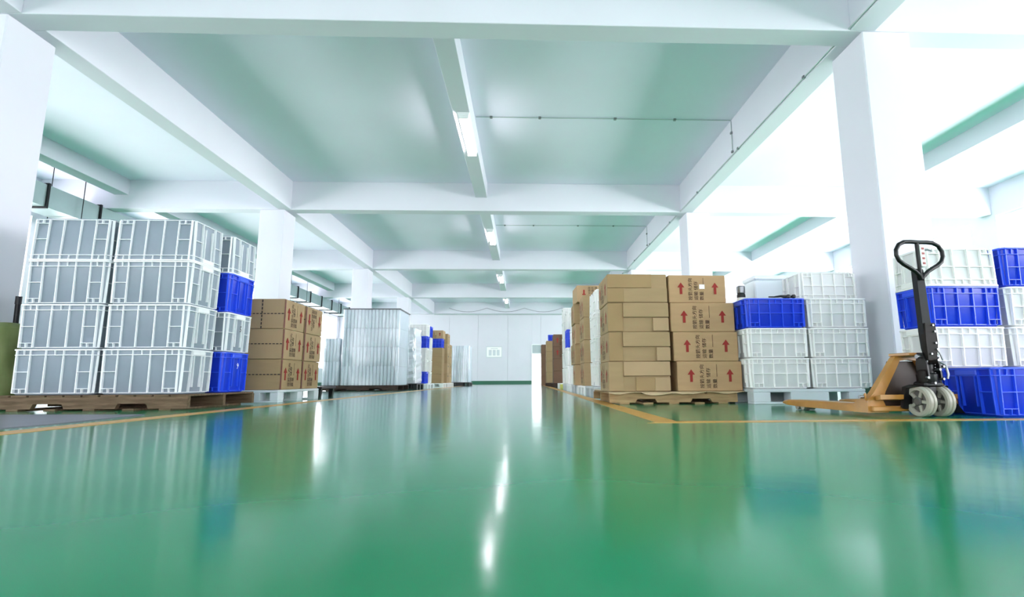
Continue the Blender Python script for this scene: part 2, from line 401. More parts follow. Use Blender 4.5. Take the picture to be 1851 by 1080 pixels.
# ------------------------------------------------------------------ crates
_cr = {}
SM = {'frost': ('crate', 'crate_rib'), 'cream': ('ccrate', 'ccrate_rib'), 'blue': ('blue', 'blue_rib')}
def crate_meshes(L_, W_, H_, kind):
    key = (L_, W_, H_, kind)
    if key in _cr: return _cr[key]
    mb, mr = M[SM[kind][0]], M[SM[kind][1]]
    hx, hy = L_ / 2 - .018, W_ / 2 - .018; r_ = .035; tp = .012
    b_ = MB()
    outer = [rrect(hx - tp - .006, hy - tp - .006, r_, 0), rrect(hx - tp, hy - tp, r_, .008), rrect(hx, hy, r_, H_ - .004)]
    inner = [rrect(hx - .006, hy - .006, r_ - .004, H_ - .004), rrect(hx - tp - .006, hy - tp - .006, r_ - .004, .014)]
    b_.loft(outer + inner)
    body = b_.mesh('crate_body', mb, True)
    # rim: collar round the top edge with a lower flange
    rm = MB()
    ox, oy = L_ / 2, W_ / 2
    rm.loft([rrect(hx, hy, r_, H_ - .012), rrect(ox, oy, r_ + .01, H_ - .012), rrect(ox, oy, r_ + .01, H_), rrect(hx - .006, hy - .006, r_, H_), rrect(hx, hy, r_, H_ - .012)], caps=(False, False))
    zf = H_ - .055
    rm.loft([rrect(hx - .004, hy - .004, r_, zf), rrect(ox - .004, oy - .004, r_ + .008, zf), rrect(ox - .004, oy - .004, r_ + .008, zf + .006), rrect(hx - .004, hy - .004, r_, zf + .006), rrect(hx - .004, hy - .004, r_, zf)], caps=(False, False))
    rm.loft([rrect(hx - tp - .004, hy - tp - .004, r_, .012), rrect(hx - tp + .01, hy - tp + .01, r_ + .006, .012), rrect(hx - tp + .01, hy - tp + .01, r_ + .006, .018), rrect(hx - tp - .004, hy - tp - .004, r_, .018), rrect(hx - tp - .004, hy - tp - .004, r_, .012)], caps=(False, False))
    rim = rm.mesh('crate_rim', mr, True)
    rb = MB()
    def fin(u, side, z0, z1, wd=.007, face='y'):
        # vertical fin protruding from a wall, following its taper
        def at(z): return (hx if face == 'x' else hy) - tp * (1 - z / H_)
        out = (ox if face == 'x' else oy) - .003
        def P(a, dd, z): return (a, side * dd, z) if face == 'y' else (side * dd, a, z)
        h = wd / 2
        vs = [P(u - h, at(z0) - .004, z0), P(u + h, at(z0) - .004, z0), P(u + h, out - .006, z0), P(u - h, out - .006, z0),
              P(u - h, at(z1) - .004, z1), P(u + h, at(z1) - .004, z1), P(u + h, out, z1), P(u - h, out, z1)]
        rb.add(vs, [(3, 2, 1, 0), (4, 5, 6, 7), (0, 1, 5, 4), (1, 2, 6, 5), (2, 3, 7, 6), (3, 0, 4, 7)])
    us = [f_ * hx for f_ in (-.93, -.60, -.22, .22, .60, .93)]
    for side in (-1, 1):
        for u in us: fin(u, side, .014, H_ - .012)
        for u in (-.76 * hx, 0, .76 * hx): fin(u, side, zf, H_ - .012, .006); 
        for u in (-.76 * hx, .76 * hx): fin(u, side, .014, .05, .006)
        for a, c_ in ((us[0], us[1]), (us[4], us[5])):
            y = hy - tp * .5; ya, yb = sorted((side * (y - .004), side * (oy - .006)))
            rb.box(a, c_, ya, yb, H_ * .5 - .003, H_ * .5 + .003)
            rb.box(a, c_, ya, yb, .05, .055)
        if L_ < .7:
            y = hy - tp * .5; ya, yb = sorted((side * (y - .004), side * (oy - .008)))
            rb.box(us[1], us[4], ya, yb, H_ * .5 - .003, H_ * .5 + .003)
        vs_ = [f_ * hy for f_ in (-.9, -.42, .42, .9)]
        for u in vs_: fin(u, side, .014, H_ - .012, face='x')
        for a, c_ in ((vs_[0], vs_[1]), (vs_[2], vs_[3])):
            x = hx - tp * .5; xa, xb = sorted((side * (x - .004), side * (ox - .006)))
            rb.box(xa, xb, a, c_, H_ * .5 - .003, H_ * .5 + .003)
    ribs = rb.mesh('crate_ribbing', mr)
    # hand grips on the short ends
    hand = []
    for side in (-1, 1):
        hg = MB()
        xa, xb = sorted((side * (hx - .004), side * (ox + .001)))
        hg.cbox(xa, xb, -.085, .085, H_ - .05, H_ - .012, .004)
        xc, xd = sorted((side * (hx - tp), side * (ox - .008)))
        hg.box(xc, xd, -.06, -.053, .06, H_ - .05); hg.box(xc, xd, .053, .06, .06, H_ - .05)
        hand.append(hg.mesh('crate_hand_grip', mr))
    _cr[key] = (body, rim, ribs, hand[0], hand[1])
    return _cr[key]

def crate(loc, size, kind, label, group, rz=0, flip=False):
    L_, W_, H_ = size
    cname = 'storage_crate'
    t_ = thing(cname, label, 'crate', loc, rz, group)
    ms = crate_meshes(L_, W_, H_, kind)
    rot = (math.pi, 0, 0) if flip else (0, 0, 0); lz = H_ if flip else 0
    for nm, me, kd in zip(('body', 'rim', 'ribbing', 'hand_grip', 'hand_grip'), ms, (None, None, 'stuff', None, None)):
        obj(nm, me, t_, (0, 0, lz), rot, kd)
    return t_
LV = ['lowest', 'second up', 'third up', 'fourth up', 'fifth up']
def crate_stack(x, y, z, size, kinds, desc, group, flips=(), rz=0, jit=.006, shift=0):
    out = []
    n_ = len(kinds)
    for i, kd in enumerate(kinds):
        col = {'frost': 'white', 'cream': 'white', 'blue': 'blue'}[kd]
        pos = 'topmost' if i == n_ - 1 and n_ > 1 else LV[i]
        lb = '%s ribbed crate%s, %s in %s' % (col, ' turned upside down' if i in flips else '', pos, desc)
        out.append(crate((x + random.uniform(-jit, jit) + shift * i, y + random.uniform(-jit, jit), z + i * (size[2] + .002)), size, kd, lb, group, rz + R(random.uniform(-.4, .4)), i in flips))
    return out

# ------------------------------------------------------------------ text for prints
_tx = {}
def text_mesh(body, size, m_, key=None):
    k_ = (body, size, m_.name)
    if k_ in _tx: return _tx[k_]
    c_ = bpy.data.curves.new('t', 'FONT'); c_.body = body; c_.size = size; c_.align_x = 'LEFT'; c_.resolution_u = 1
    c_.space_line = 1.25
    o_ = bpy.data.objects.new('t', c_); C.objects.link(o_)
    dg = bpy.context.evaluated_depsgraph_get(); dg.update()
    me = bpy.data.meshes.new_from_object(o_.evaluated_get(dg)); me.name = 'lettering'
    me.materials.clear(); me.materials.append(m_)
    bpy.data.objects.remove(o_); bpy.data.curves.remove(c_)
    _tx[k_] = me; return me

# ------------------------------------------------------------------ cartons
def arrow_mesh(h):
    a = MB(); w_ = h * .20
    pts = [(-w_ * .55, -h / 2), (w_ * .55, -h / 2), (w_ * .55, h * .08), (w_ * 1.5, h * .08), (0, h / 2), (-w_ * 1.5, h * .08), (-w_ * .55, h * .08)]
    a.prism(pts, 'y', -.001, .0)
    return a.mesh('arrow_print', M['red'])
ARROW = {}
_cb = {}
def carton_body(L_, W_, H_, mk):
    k_ = (L_, W_, H_, mk)
    if k_ not in _cb:
        b_ = MB(); c = .006
        # slightly bulged box with softened edges
        def ring(z, ins, bul):
            hx, hy = L_ / 2 - ins, W_ / 2 - ins
            return [(-hx + c, -hy - bul * .3, z), (0, -hy - bul, z), (hx - c, -hy - bul * .3, z), (hx + bul * .3, -hy + c, z), (hx + bul, 0, z), (hx + bul * .3, hy - c, z),
                    (hx - c, hy + bul * .3, z), (0, hy + bul, z), (-hx + c, hy + bul * .3, z), (-hx - bul * .3, hy - c, z), (-hx - bul, 0, z), (-hx - bul * .3, -hy + c, z)]
        b_.loft([ring(0, c, 0), ring(c, 0, .0), ring(H_ / 2, 0, .004), ring(H_ - c, 0, 0), ring(H_, c, 0)])
        _cb[k_] = b_.mesh('carton_body', M[mk])
    return _cb[k_]
def carton_print(t_, L_, H_, face_y, side, inv=False):
    """arrows and rotated lettering on a long face; side -1 faces local -y, +1 faces +y"""
    rz = 0 if side < 0 else math.pi
    yy = side * (face_y + .0055)
    ah = H_ * .42
    if round(ah, 3) not in ARROW: ARROW[round(ah, 3)] = arrow_mesh(ah)
    s = -side
    for u in (-.29 * L_, .31 * L_):
        obj('arrow_print', ARROW[round(ah, 3)], t_, (s * u, yy, H_ * (.52)), (0, math.pi if inv else 0, rz))
    ts = H_ * .165
    cols = [('按箭头方向', -.085), ('运输 储存', -.02), ('数量', .045)]
    for body, u in cols:
        me = text_mesh(body, ts * (1.0), M['ink'])
        # rotated a quarter turn: baseline runs upward
        e = Matrix.Rotation(rz, 4, 'Z') @ Matrix.Rotation(R(90), 4, 'X') @ Matrix.Rotation(R(90), 4, 'Z')
        o_ = obj('lettering', me, t_)
        zb = H_ * .09
        if inv: e = Matrix.Rotation(rz, 4, 'Z') @ Matrix.Rotation(R(90), 4, 'X') @ Matrix.Rotation(R(-90), 4, 'Z'); zb = H_ * .93
        u2_ = u * L_ / .66 * 1.0 + (ts * .4 if not inv else -ts * .4)
        o_.matrix_local = Matrix.Translation((s * u2_, yy, zb)) @ e
        o_.scale = (.98, .98, 1)
    ln = MB().box(-.0015, .0015, -.001, 0, 0, H_ * .42)
    obj('print_line', ln.mesh('print_line', M['ink']), t_, (s * (.07 * L_ / .66), yy, H_ * .48), (0, 0, rz))
def flap_face(t_, W_, H_, L_, side, variant):
    """the folded end of a carton: overlapping flaps on local x = side*L/2"""
    x = side * (L_ / 2 + .005)
    def slab_(a0, a1, z0, z1, th, nm='flap', m_='card', tilt=0):
        u0, u1 = -a1, -a0
        th *= 1.5; b_ = MB(); b_.cbox(min(0, side * th), max(0, side * th), u0, u1, z0 - z1, 0, .0015)
        obj(nm, b_.mesh('carton_flap', M[m_]), t_, (x, 0, z1), (0, -side * tilt, 0))
    h = W_ / 2
    if variant == 0:
        slab_(-h, h * .48, H_ * .52, H_ * .99, .008, m_='card2'); slab_(-h * .46, h, H_ * .02, H_ * .50, .005); slab_(-h, -h * .46, H_ * .02, H_ * .50, .007, m_='card2')
    elif variant == 1:
        slab_(-h * .5, h, H_ * .5, H_ * .99, .014, tilt=R(2)); slab_(-h, -h * .5, H_ * .02, H_ * .98, .006, m_='card2'); slab_(h * .48, h, H_ * .03, H_ * .47, .012, m_='cardp')
    elif variant == 2:
        slab_(-h * .55, h, H_ * .5, H_ * .99, .016, tilt=R(2.5)); slab_(-h, -h * .55, H_ * .02, H_ * .98, .006, m_='card2'); slab_(h * .55, h, H_ * .02, H_ * .47, .016, m_='cardp')
    else:
        slab_(-h * .52, h, H_ * .52, H_ * .99, .014, m_='cardp', tilt=R(4)); slab_(-h, -h * .52, H_ * .02, H_ * .99, .006); slab_(-h * .12, h * .5, H_ * .02, H_ * .46, .007, m_='card2'); slab_(h * .5, h, H_ * .02, H_ * .46, .010, m_='cardp')
def carton(loc, size, label, group, rz=0, prints=(-1,), ends=(), variant=0, tape=False, inv=False, mk='card', sticker=False, hole=False):
    L_, W_, H_ = size
    t_ = thing('cardboard_carton', label, 'carton', loc, rz, group)
    obj('body', carton_body(L_, W_, H_, mk), t_)
    for s in prints: carton_print(t_, L_, H_, W_ / 2, s, inv)
    for s in ends: flap_face(t_, W_, H_, L_, s, variant)
    if tape:
        x = -(L_ / 2 + .0045)
        b_ = MB()
        q = -W_ / 2
        while q < W_ / 2 - .03:
            b_.box(x - .001, x, q, q + .028, H_ * .485, H_ * .515); q += .042
        if tape == 2:
            q = 0
            while q < H_ - .03: b_.box(x - .0015, x - .001, -.05, -.038, q, q + .03); q += .045
        obj('dashed_tape', b_.mesh('dashed_tape', M['tape']), t_)
        b_ = MB(); b_.box(-L_ / 2 - .002, -L_ / 2 + .03, -W_ / 2 - .006, -W_ / 2 - .005, .005, H_ - .005)
        for s in (-1, 1): pass
        obj('corner_tape', b_.mesh('corner_tape', M['tape2']), t_)
    if sticker:
        obj('paper_label', bx('paper_label', .02, .075, -W_ / 2 - .009, -W_ / 2 - .0065, H_ * .5, H_ * .66, M['label']), t_)
    if hole:
        for s in (-1, 1):
            obj('hand_hole', bx('hand_hole', -.05, .05, s * (W_ / 2 + .003) - .003, s * (W_ / 2 + .003) + .003, H_ * .62, H_ * .76, M['dark']), t_)
    return t_

# ------------------------------------------------------------------ pallets
def wood_pallet(loc, w_, d_, h_, label, mk, rz=0, blocks=False):
    t_ = thing('wooden_pallet', label, 'pallet', loc, rz, 'wooden pallets')
    m_ = M[mk]; tb = .016; H2 = h_ - 2 * tb
    # notched stringers run across the front
    for j, y in enumerate((-d_ / 2 + .022, 0, d_ / 2 - .022)):
        z0, z1 = tb, tb + H2; nz = z0 + H2 * .42
        a0, a1, b0, b1 = -w_ * .30, -w_ * .13, w_ * .13, w_ * .30
        if j: nz = z0 + .002
        poly = [(-w_ / 2, z0), (a0, z0), (a0 + .02, nz), (a1 - .02, nz), (a1, z0), (b0, z0), (b0 + .02, nz), (b1 - .02, nz), (b1, z0), (w_ / 2, z0), (w_ / 2, z1), (-w_ / 2, z1)]
        obj('stringer', MB().prism(poly, 'y', y - .022, y + .022).mesh('stringer', m_), t_)
    n_ = max(6, int(w_ / .15)); p = w_ / n_
    for j in range(n_):
        x = -w_ / 2 + p * (j + .5)
        obj('deck_board', bx('deck_board', x - p * .43, x + p * .43, -d_ / 2 - .004, d_ / 2 + .004, h_ - tb, h_ - random.uniform(0, .002), m_, .002), t_)
    for j in range(5):
        x = -w_ / 2 + w_ * (j + .5) / 5 + (0.02 if j == 0 else -.02 if j == 4 else 0)
        obj('base_board', bx('base_board', x - .05, x + .05, -d_ / 2 - .004, d_ / 2 + .004, 0, tb, m_, .002), t_)
    return t_
def plastic_pallet(loc, w_, d_, h_, label, rz=0, mk='pgrey', ribbed=False):
    t_ = thing('plastic_pallet', label, 'pallet', loc, rz, 'moulded plastic pallets')
    m_ = M[mk]
    obj('deck', bx('deck', -w_ / 2, w_ / 2, -d_ / 2, d_ / 2, h_ - .03, h_, m_, .006), t_)
    bw = w_ * .15
    for x in (-w_ / 2 + bw / 2, 0, w_ / 2 - bw / 2):
        hw = bw / 2 if abs(x) > .01 else w_ * .17
        for y in (-d_ / 2 + .075, 0, d_ / 2 - .075):
            obj('block', bx('block', x - hw, x + hw, y - .075, y + .075, .022, h_ - .03, m_, .004), t_)
    for y in (-d_ / 2 + .075, 0, d_ / 2 - .075):
        obj('skid', bx('skid', -w_ / 2, w_ / 2, y - .075, y + .075, 0, .022, m_, .004), t_)
    if ribbed:
        b_ = MB()
        for s in (-1, 1):
            for q in range(9):
                y = -d_ / 2 + .02 + q * (d_ - .04) / 8
                b_.box(min(s * w_ / 2, s * (w_ / 2 + .008)), max(s * w_ / 2, s * (w_ / 2 + .008)), y - .008, y + .008, 0, h_)
        obj('edge_ribbing', b_.mesh('edge_ribbing', m_), t_, kind='stuff')
    return t_

BIG = (.735, .50, .405); SMALL = (.62, .42, .298); MID = (.585, .37, .298)
# ---- pallet of frosted crates
wood_pallet((-3.79, 5.42, 0), 1.66, 1.16, .135, 'worn brown wooden pallet under the two frosted crate stacks', 'wood')
Z0 = .137
crate_stack(-4.204, 5.16, Z0, BIG, ['frost'] * 4, 'the frosted stack next to the olive bundle', 'big frosted crates on the brown pallet', flips=(3,), jit=.003)
crate_stack(-3.445, 5.16, Z0, BIG, ['frost'] * 4, 'the frosted stack at the pallet corner', 'big frosted crates on the brown pallet', flips=(3,), jit=.003)
cs = crate_stack(-3.39, 5.725, Z0, BIG, ['blue', 'frost', 'blue', 'frost'], 'the stack behind the frosted ones', 'crates behind the frosted stacks', flips=(3,))
def mark(par, body, size, m_, x, y, z, face):
    o_ = obj('number_mark', text_mesh(body, size, m_), par)
    o_.matrix_local = Matrix.Translation((x, y, z)) @ Matrix.Rotation(R(90), 4, 'Z') @ Matrix.Rotation(R(90), 4, 'X')
mark(cs[0], '9', .09, M['label'], .373, -.02, .24, 'x')
mark(cs[1], '5', .09, M['ink'], .373, -.02, .22, 'x')

# ---- olive bundle and leaning pole
b_ = MB(); rings = []
for i in range(15):
    f_ = i / 14; z = .004 + .80 * f_
    w_ = .205 * (1 - .10 * f_ ** 3) * (1 - (max(0, f_ - .86) / .14) ** 2 * .55)
    ring = []
    for j in range(28):
        a = 2 * math.pi * j / 28
        fold = .95 + .06 * math.sin(5 * a + 9 * f_) + .05 * math.sin(3 * a - 14 * f_) + .05 * math.sin(22 * f_ + 2 * a)
        ring.append((w_ * fold * math.copysign(abs(math.cos(a)) ** .7, math.cos(a)), w_ * 1.0 * fold * math.copysign(abs(math.sin(a)) ** .7, math.sin(a)), z))
    rings.append(ring)
b_.loft(rings)
o = obj('tarpaulin_bundle', b_.mesh('tarpaulin_bundle', M['tarp'], True), None, (-4.885, 5.17, 0))
tag(o, 'olive green tarpaulin bundle slumped at the end of the brown pallet', 'bundle')
t_ = thing('leaning_pole', 'black pole leaning up behind the olive bundle', 'pole', (-5.10, 5.50, 0))
obj('handle', MB().tube([(0, 0, .003), (.045, -.08, 1.02)], .022, 10).mesh('pole', M['black'], True), t_)
obj('grip', MB().tube([(.045, -.08, 1.02), (.05, -.086, 1.10)], .026, 10).mesh('grip', M['dark'], True), t_)

# ---- cartons on the light plastic pallet
plastic_pallet((-3.155, 6.92, 0), .62, 1.22, .145, 'light grey plastic pallet carrying the six upright arrow cartons', ribbed=False)
CL = (.575, .60, .355)
for j, (y, d0) in enumerate(((6.63, 'near the blue crates'), (7.24, 'beside the wrapped tubes'))):
    for i in range(3):
        lv = ('bottom', 'middle', 'top')[i]
        carton((-3.155 + random.uniform(-.008, .008), y + random.uniform(-.006, .006), .147 + i * .358), CL,
               'brown %s carton with %sred arrows in the three-high column %s' % (lv, 'upside-down ' if (j == 1 and i == 2) else '', d0),
               'arrow cartons on the light plastic pallet', rz=R(90) + R(random.uniform(-.6, .6)), prints=(-1,), tape=2 if i == 2 else 1, inv=(j == 1 and i == 2), mk='cardp' if i else 'card')

# ---- low black stand
t_ = thing('low_stand', 'low black steel stand on splayed legs between cartons and tubes', 'stand', (-3.45, 8.35, 0))
obj('top', bx('top', -.45, .45, -.3, .3, .125, .16, M['black'], .004), t_)
for x, y in ((-.4, -.25), (.4, -.25), (-.4, .25), (.4, .25)):
    obj('leg', MB().prism([(-.035, 0), (.02, 0), (.035, .125), (-.03, .125)], 'y', -.03, .03).mesh('leg', M['black']), t_, (x, y, 0))

# ---- pallet loads wrapped in film
def wrapped_tubes(loc, w_, d_, tiers, th, n_, label, film='film', sheet=True, side=True):
    t_ = thing('wrapped_tube_load', label, 'wrapped load', loc, 0, 'film wrapped loads of pale tubes')
    p = w_ / n_; r_ = p * .47
    me = MB().tube([(0, 0, .003), (0, 0, .012), (0, 0, th - .012), (0, 0, th - .003)], [r_ * .9, r_, r_, r_ * .9], 10).mesh('tube', M['roll'], True)
    for k_ in range(tiers):
        for i in range(n_):
            obj('tube', me, t_, (-w_ / 2 + p * (i + .5), -d_ / 2 + r_ + random.uniform(0, .012), k_ * th))
    b_ = MB(); ny = int(d_ / p)
    for k_ in range(tiers):
        for j in range(1, ny):
            for x in (-w_ / 2 + p * .5, w_ / 2 - p * .5):
                y = -d_ / 2 + r_ + j * p
                b_.tube([(x, y, k_ * th + .002), (x, y, (k_ + 1) * th - .002)], r_, 8)
    b_.box(-w_ / 2 + p, w_ / 2 - p, -d_ / 2 + 2 * r_ + .02, d_ / 2 - r_, 0, tiers * th - .004)
    obj('inner_tubes', b_.mesh('inner_tubes', M['roll'], True), t_, kind='stuff')
    if sheet: obj('cover_sheet', bx('cover_sheet', -w_ / 2 - .01, w_ / 2 + .02, -d_ / 2 - .01, d_ / 2 + .01, tiers * th + .002, tiers * th + .025, M['sheet']), t_)
    f_ = MB(); N = 12
    rr = []
    for i in range(N + 1):
        z = tiers * th * i / N
        ring = rrect(w_ / 2 + .02, d_ / 2 + .02, .05, z, 3)
        rr.append([(x + random.uniform(-.004, .004), y + random.uniform(-.004, .004), z_) for x, y, z_ in ring])
    f_.loft(rr, caps=(False, False))
    obj('stretch_film', f_.mesh('stretch_film', M[film], True), t_)
    return t_
wood_pallet((-3.99, 13.65, 0), 1.86, 1.2, .13, 'dark wooden pallet under the tall wrapped tube load', 'wooddk')
wrapped_tubes((-3.76, 13.65, .132), 1.36, 1.16, 4, .462, 16, 'tall film wrapped load of pale tubes under a dark cover sheet')
wrapped_tubes((-4.70, 13.65, .132), .39, 1.1, 2, .57, 5, 'shorter wrapped tube load standing against the tall one', sheet=False)

def crumpled(loc, w_, d_, h_, label, mk='film2', core='white', lean=0):
    t_ = thing('wrapped_bundle', label, 'wrapped load', loc, 0)
    b_ = MB()
    rows = 5
    for i in range(rows):
        b_.cbox(-w_ / 2 + .03 + lean * i, w_ / 2 - .03 + lean * i, -d_ / 2 + .03, d_ / 2 - .03, h_ * i / rows + .004, h_ * (i + 1) / rows - .004, .02)
    obj('contents', b_.mesh('contents', M[core]), t_)
    rr = []
    for i in range(19):
        z = h_ * i / 18
        rr.append([(x + random.uniform(-.018, .018) + lean * rows * i / 18, y + random.uniform(-.018, .018), z_) for x, y, z_ in rrect(w_ / 2 + .02, d_ / 2 + .02, .06, z, 5)])
    obj('film', MB().loft(rr, caps=(False, True)).mesh('film', M[mk]), t_)
    return t_
plastic_pallet((-3.28, 15.1, 0), .74, 1.0, .16, 'black plastic pallet under the crumpled film bundle', mk='dark')
crumpled((-3.28, 15.1, .162), .60, .85, 1.52, 'crumpled clear film bundle on the black pallet', lean=-.012)
plastic_pallet((-3.2, 16.45, 0), .68, 1.1, .145, 'white plastic pallet under the far blue and white crates', mk='white', ribbed=True)
crate_stack(-3.22, 16.15, .147, SMALL, ['blue', 'cream', 'cream', 'cream', 'blue', 'cream'][:5] + ['cream'], 'the narrow far stack between film bundle and cartons', 'far narrow crate stack') if False else None
for i, kd in enumerate(['blue', 'cream', 'cream', 'blue', 'cream']):
    col = 'blue' if kd == 'blue' else 'white'
    crate((-3.22 + .005 * i, 16.15, .147 + i * .352), (.60, .42, .35), kd, '%s crate, %s in the narrow stack after the crumpled film' % (col, LV[i] if i < 4 else 'topmost'), 'narrow crate stack after the film bundle')
crate((-3.21, 16.72, .147 + 4 * .352 + .0), (.60, .42, .35), 'blue', 'blue crate high up behind the top white crate of the narrow stack', 'narrow crate stack after the film bundle')
for i in range(4):
    crate((-3.21, 16.72, .147 + i * .352), (.60, .42, .35), 'cream', 'white crate, %s in the column behind the narrow crate stack' % LV[i], 'narrow crate stack after the film bundle')
plastic_pallet((-3.05, 18.1, 0), .80, 1.2, .145, 'white plastic pallet under the cartons with a blue crate among them', mk='white', ribbed=True)
for i in range(4):
    carton((-2.98, 17.75, .147 + i * .288), (.56, .50, .286), 'brown carton, %s below the blue crate far along the aisle' % LV[i], 'far cartons with a blue crate', prints=(), ends=(), mk='card')
crate((-2.98, 17.75, .147 + 4 * .288), (.56, .44, .30), 'blue', 'blue crate sandwiched between the brown cartons far along the aisle', 'far cartons with a blue crate')
carton((-2.96, 17.75, .147 + 4 * .288 + .303), (.56, .50, .27), 'brown carton lying on the blue crate far along the aisle', 'far cartons with a blue crate', prints=(-1,), mk='cardp')
plastic_pallet((-3.05, 19.45, 0), .80, 1.2, .145, 'white plastic pallet under the far cartons with hand holes', mk='white', ribbed=True)
for j, y in enumerate((18.9, 19.5)):
    for i in range(5 if j == 0 else 4):
        carton((-2.96, y, .147 + i * .342), (.56, .54, .34), 'brown carton with dark hand hole, %s in the %s far column' % (LV[i], ('first', 'second')[j]), 'far cartons with hand holes', rz=R(90), prints=(), hole=True, mk='cardp' if (i + j) % 2 else 'card')
plastic_pallet((-2.68, 22.6, 0), .86, 1.2, .15, 'black plastic pallet under the farthest wrapped tubes', mk='dark')
wrapped_tubes((-2.68, 22.6, .152), .80, 1.1, 3, .50, 9, 'farthest wrapped tube load close to the far wall', film='film', sheet=False)

# ------------------------------------------------------------------ right-hand bay: main carton pallet
wood_pallet((1.5, 5.96, 0), 1.30, 1.24, .118, 'pale wooden pallet under the eight big arrow cartons', 'woodl')
# cardboard slip sheet, wavy and overhanging
b_ = MB(); ra, rb_ = [], []
NX = 26
for i in range(NX + 1):
    x = -.66 + 1.36 * i / NX
    dz = -.010 * (1 + math.sin(i * .9)) - (.012 if 6 < i < 15 else 0)
    ra.append((x, -.675 - .015 * math.sin(i * 1.3), dz)); rb_.append((x, -.62, 0))
vs = ra + rb_ + [(x, .6, 0) for x, _, _ in rb_]; top = [(x, y, z + .004) for x, y, z in vs]; n1 = NX + 1
allv = vs + top; o3 = len(vs); fs = []
for a in (0, 1):
    for i in range(NX):
        q = a * n1 + i; fs.append((q, q + 1, q + 1 + n1, q + n1)); fs.append((o3 + q + n1, o3 + q + n1 + 1, o3 + q + 1, o3 + q))
for i in range(NX): fs.append((i, o3 + i, o3 + i + 1, i + 1))
b_.add(allv, fs)
o = obj('slip_sheet', b_.mesh('slip_sheet', mat('pale_cardboard', 'c8b18c', .8)), None, (1.5, 5.96, .1195)); tag(o, 'wavy cardboard sheet between the pale pallet and the arrow cartons', 'cardboard sheet')
CM = (.585, .62, .298)
for i in range(4):
    lv = LV[i] if i < 3 else 'topmost'
    carton((1.163 + (-.006, .0, 0, -.004)[i], 5.63, .126 + i * .3), CM, 'brown carton showing folded flaps, %s in the flap column' % lv, 'cartons on the pale wooden pallet', rz=R(90) + R((0, .5, -.4, .3)[i]), prints=(1,), ends=(-1,), variant=(3, 2, 1, 0)[i])
CP = (.665, .58, .298)
for i in range(4):
    lv = LV[i] if i < 3 else 'topmost'
    sz = CP if i < 3 else (.60, .56, .29)
    carton((1.872 - .022 * i - (.02 if i == 3 else 0), 5.62, .126 + i * .3), sz, 'brown carton with two red arrows, %s in the printed column%s' % (lv, ' with a paper label' if i == 3 else ''), 'cartons on the pale wooden pallet', rz=R((.6, -.3, .2, 1.2)[i]), prints=(-1,), sticker=(i == 3), mk='cardw')

# ---- crates between the carton pallet and the column
plastic_pallet((2.785, 5.68, 0), 1.12, 1.1, .145, 'light grey plastic pallet under the small white crates by the column')
# front row
crate_stack(2.525, 5.36, .147, SMALL, ['cream', 'cream', 'blue'], 'the small stack beside the arrow cartons', 'small crates on the light pallet')
crate_stack(3.135, 5.36, .147, SMALL, ['cream'] * 3, 'the small white stack against the column', 'small crates on the light pallet') if False else None
for i in range(4):
    crate((3.155, 5.36 + (.12 if i == 3 else 0), .147 + i * .3), SMALL, 'cream', 'white ribbed crate, %s in the four-high stack touching the column' % (LV[i] if i < 3 else 'topmost'), 'small crates on the light pallet', flip=(i == 3), rz=R(random.uniform(-.5, .5)))
for i in range(3):
    crate((2.60, 5.84, .147 + i * .3), SMALL, 'cream', 'white ribbed crate, %s in the hidden row behind the blue-topped stack' % LV[i], 'small crates on the light pallet', flip=(i == 2))
for i in range(3):
    crate((3.25, 5.97, .147 + i * .3), (.62, .42, .298), 'cream', 'white ribbed crate, %s in the back row behind the four-high stack' % LV[i], 'small crates on the light pallet', flip=(i == 2))
zt = .147 + 3 * .3
t_ = thing('foam_box', 'plain white foam box standing behind the blue crate', 'box', (2.775, 5.88, zt + .004))
obj('body', MB().cbox(-.20, .20, -.16, .16, 0, .29, .012).mesh('foam_body', M['foam']), t_)
obj('lid', MB().cbox(-.207, .207, -.167, .167, .292, .345, .012).mesh('foam_lid', M['foam']), t_)
t_ = thing('thermos_flask', 'small silver flask with dark band beside the foam box', 'flask', (2.44, 5.79, zt))
obj('body', MB().tube([(0, 0, 0), (0, 0, .01), (0, 0, .13), (0, 0, .15)], [.04, .047, .047, .04], 20).mesh('flask_body', M['dark'], True), t_)
obj('cap', MB().tube([(0, 0, .151), (0, 0, .155), (0, 0, .225), (0, 0, .235)], [.036, .046, .046, .038], 20).mesh('flask_cap', M['steel'], True), t_)
obj('band', MB().tube([(0, 0, .06), (0, 0, .10)], .0485, 20).mesh('flask_band', M['label'], True), t_)
o = obj('black_cable', MB().tube([(.0, 0, .014), (.06, .02, .016), (.12, -.01, .02), (.17, .01, .016), (.20, 0, .02), (.26, .015, .014)], [.007, .008, .012, .02, .012, .012], 8).mesh('black_cable', M['dark'], True), None, (2.44, 5.19, 1.052))
o.location = (2.46, 5.165, 1.047)
tag(o, 'short black cable lying on the rim of the blue crate', 'cable')
for x in (.20, .255):
    obj('knob', MB().tube([(x, 0, 0.002), (x, 0, .01), (x, 0, .03), (x, 0, .038)], [.012, .021, .021, .012], 12).mesh('knob', M['dark'], True), o)

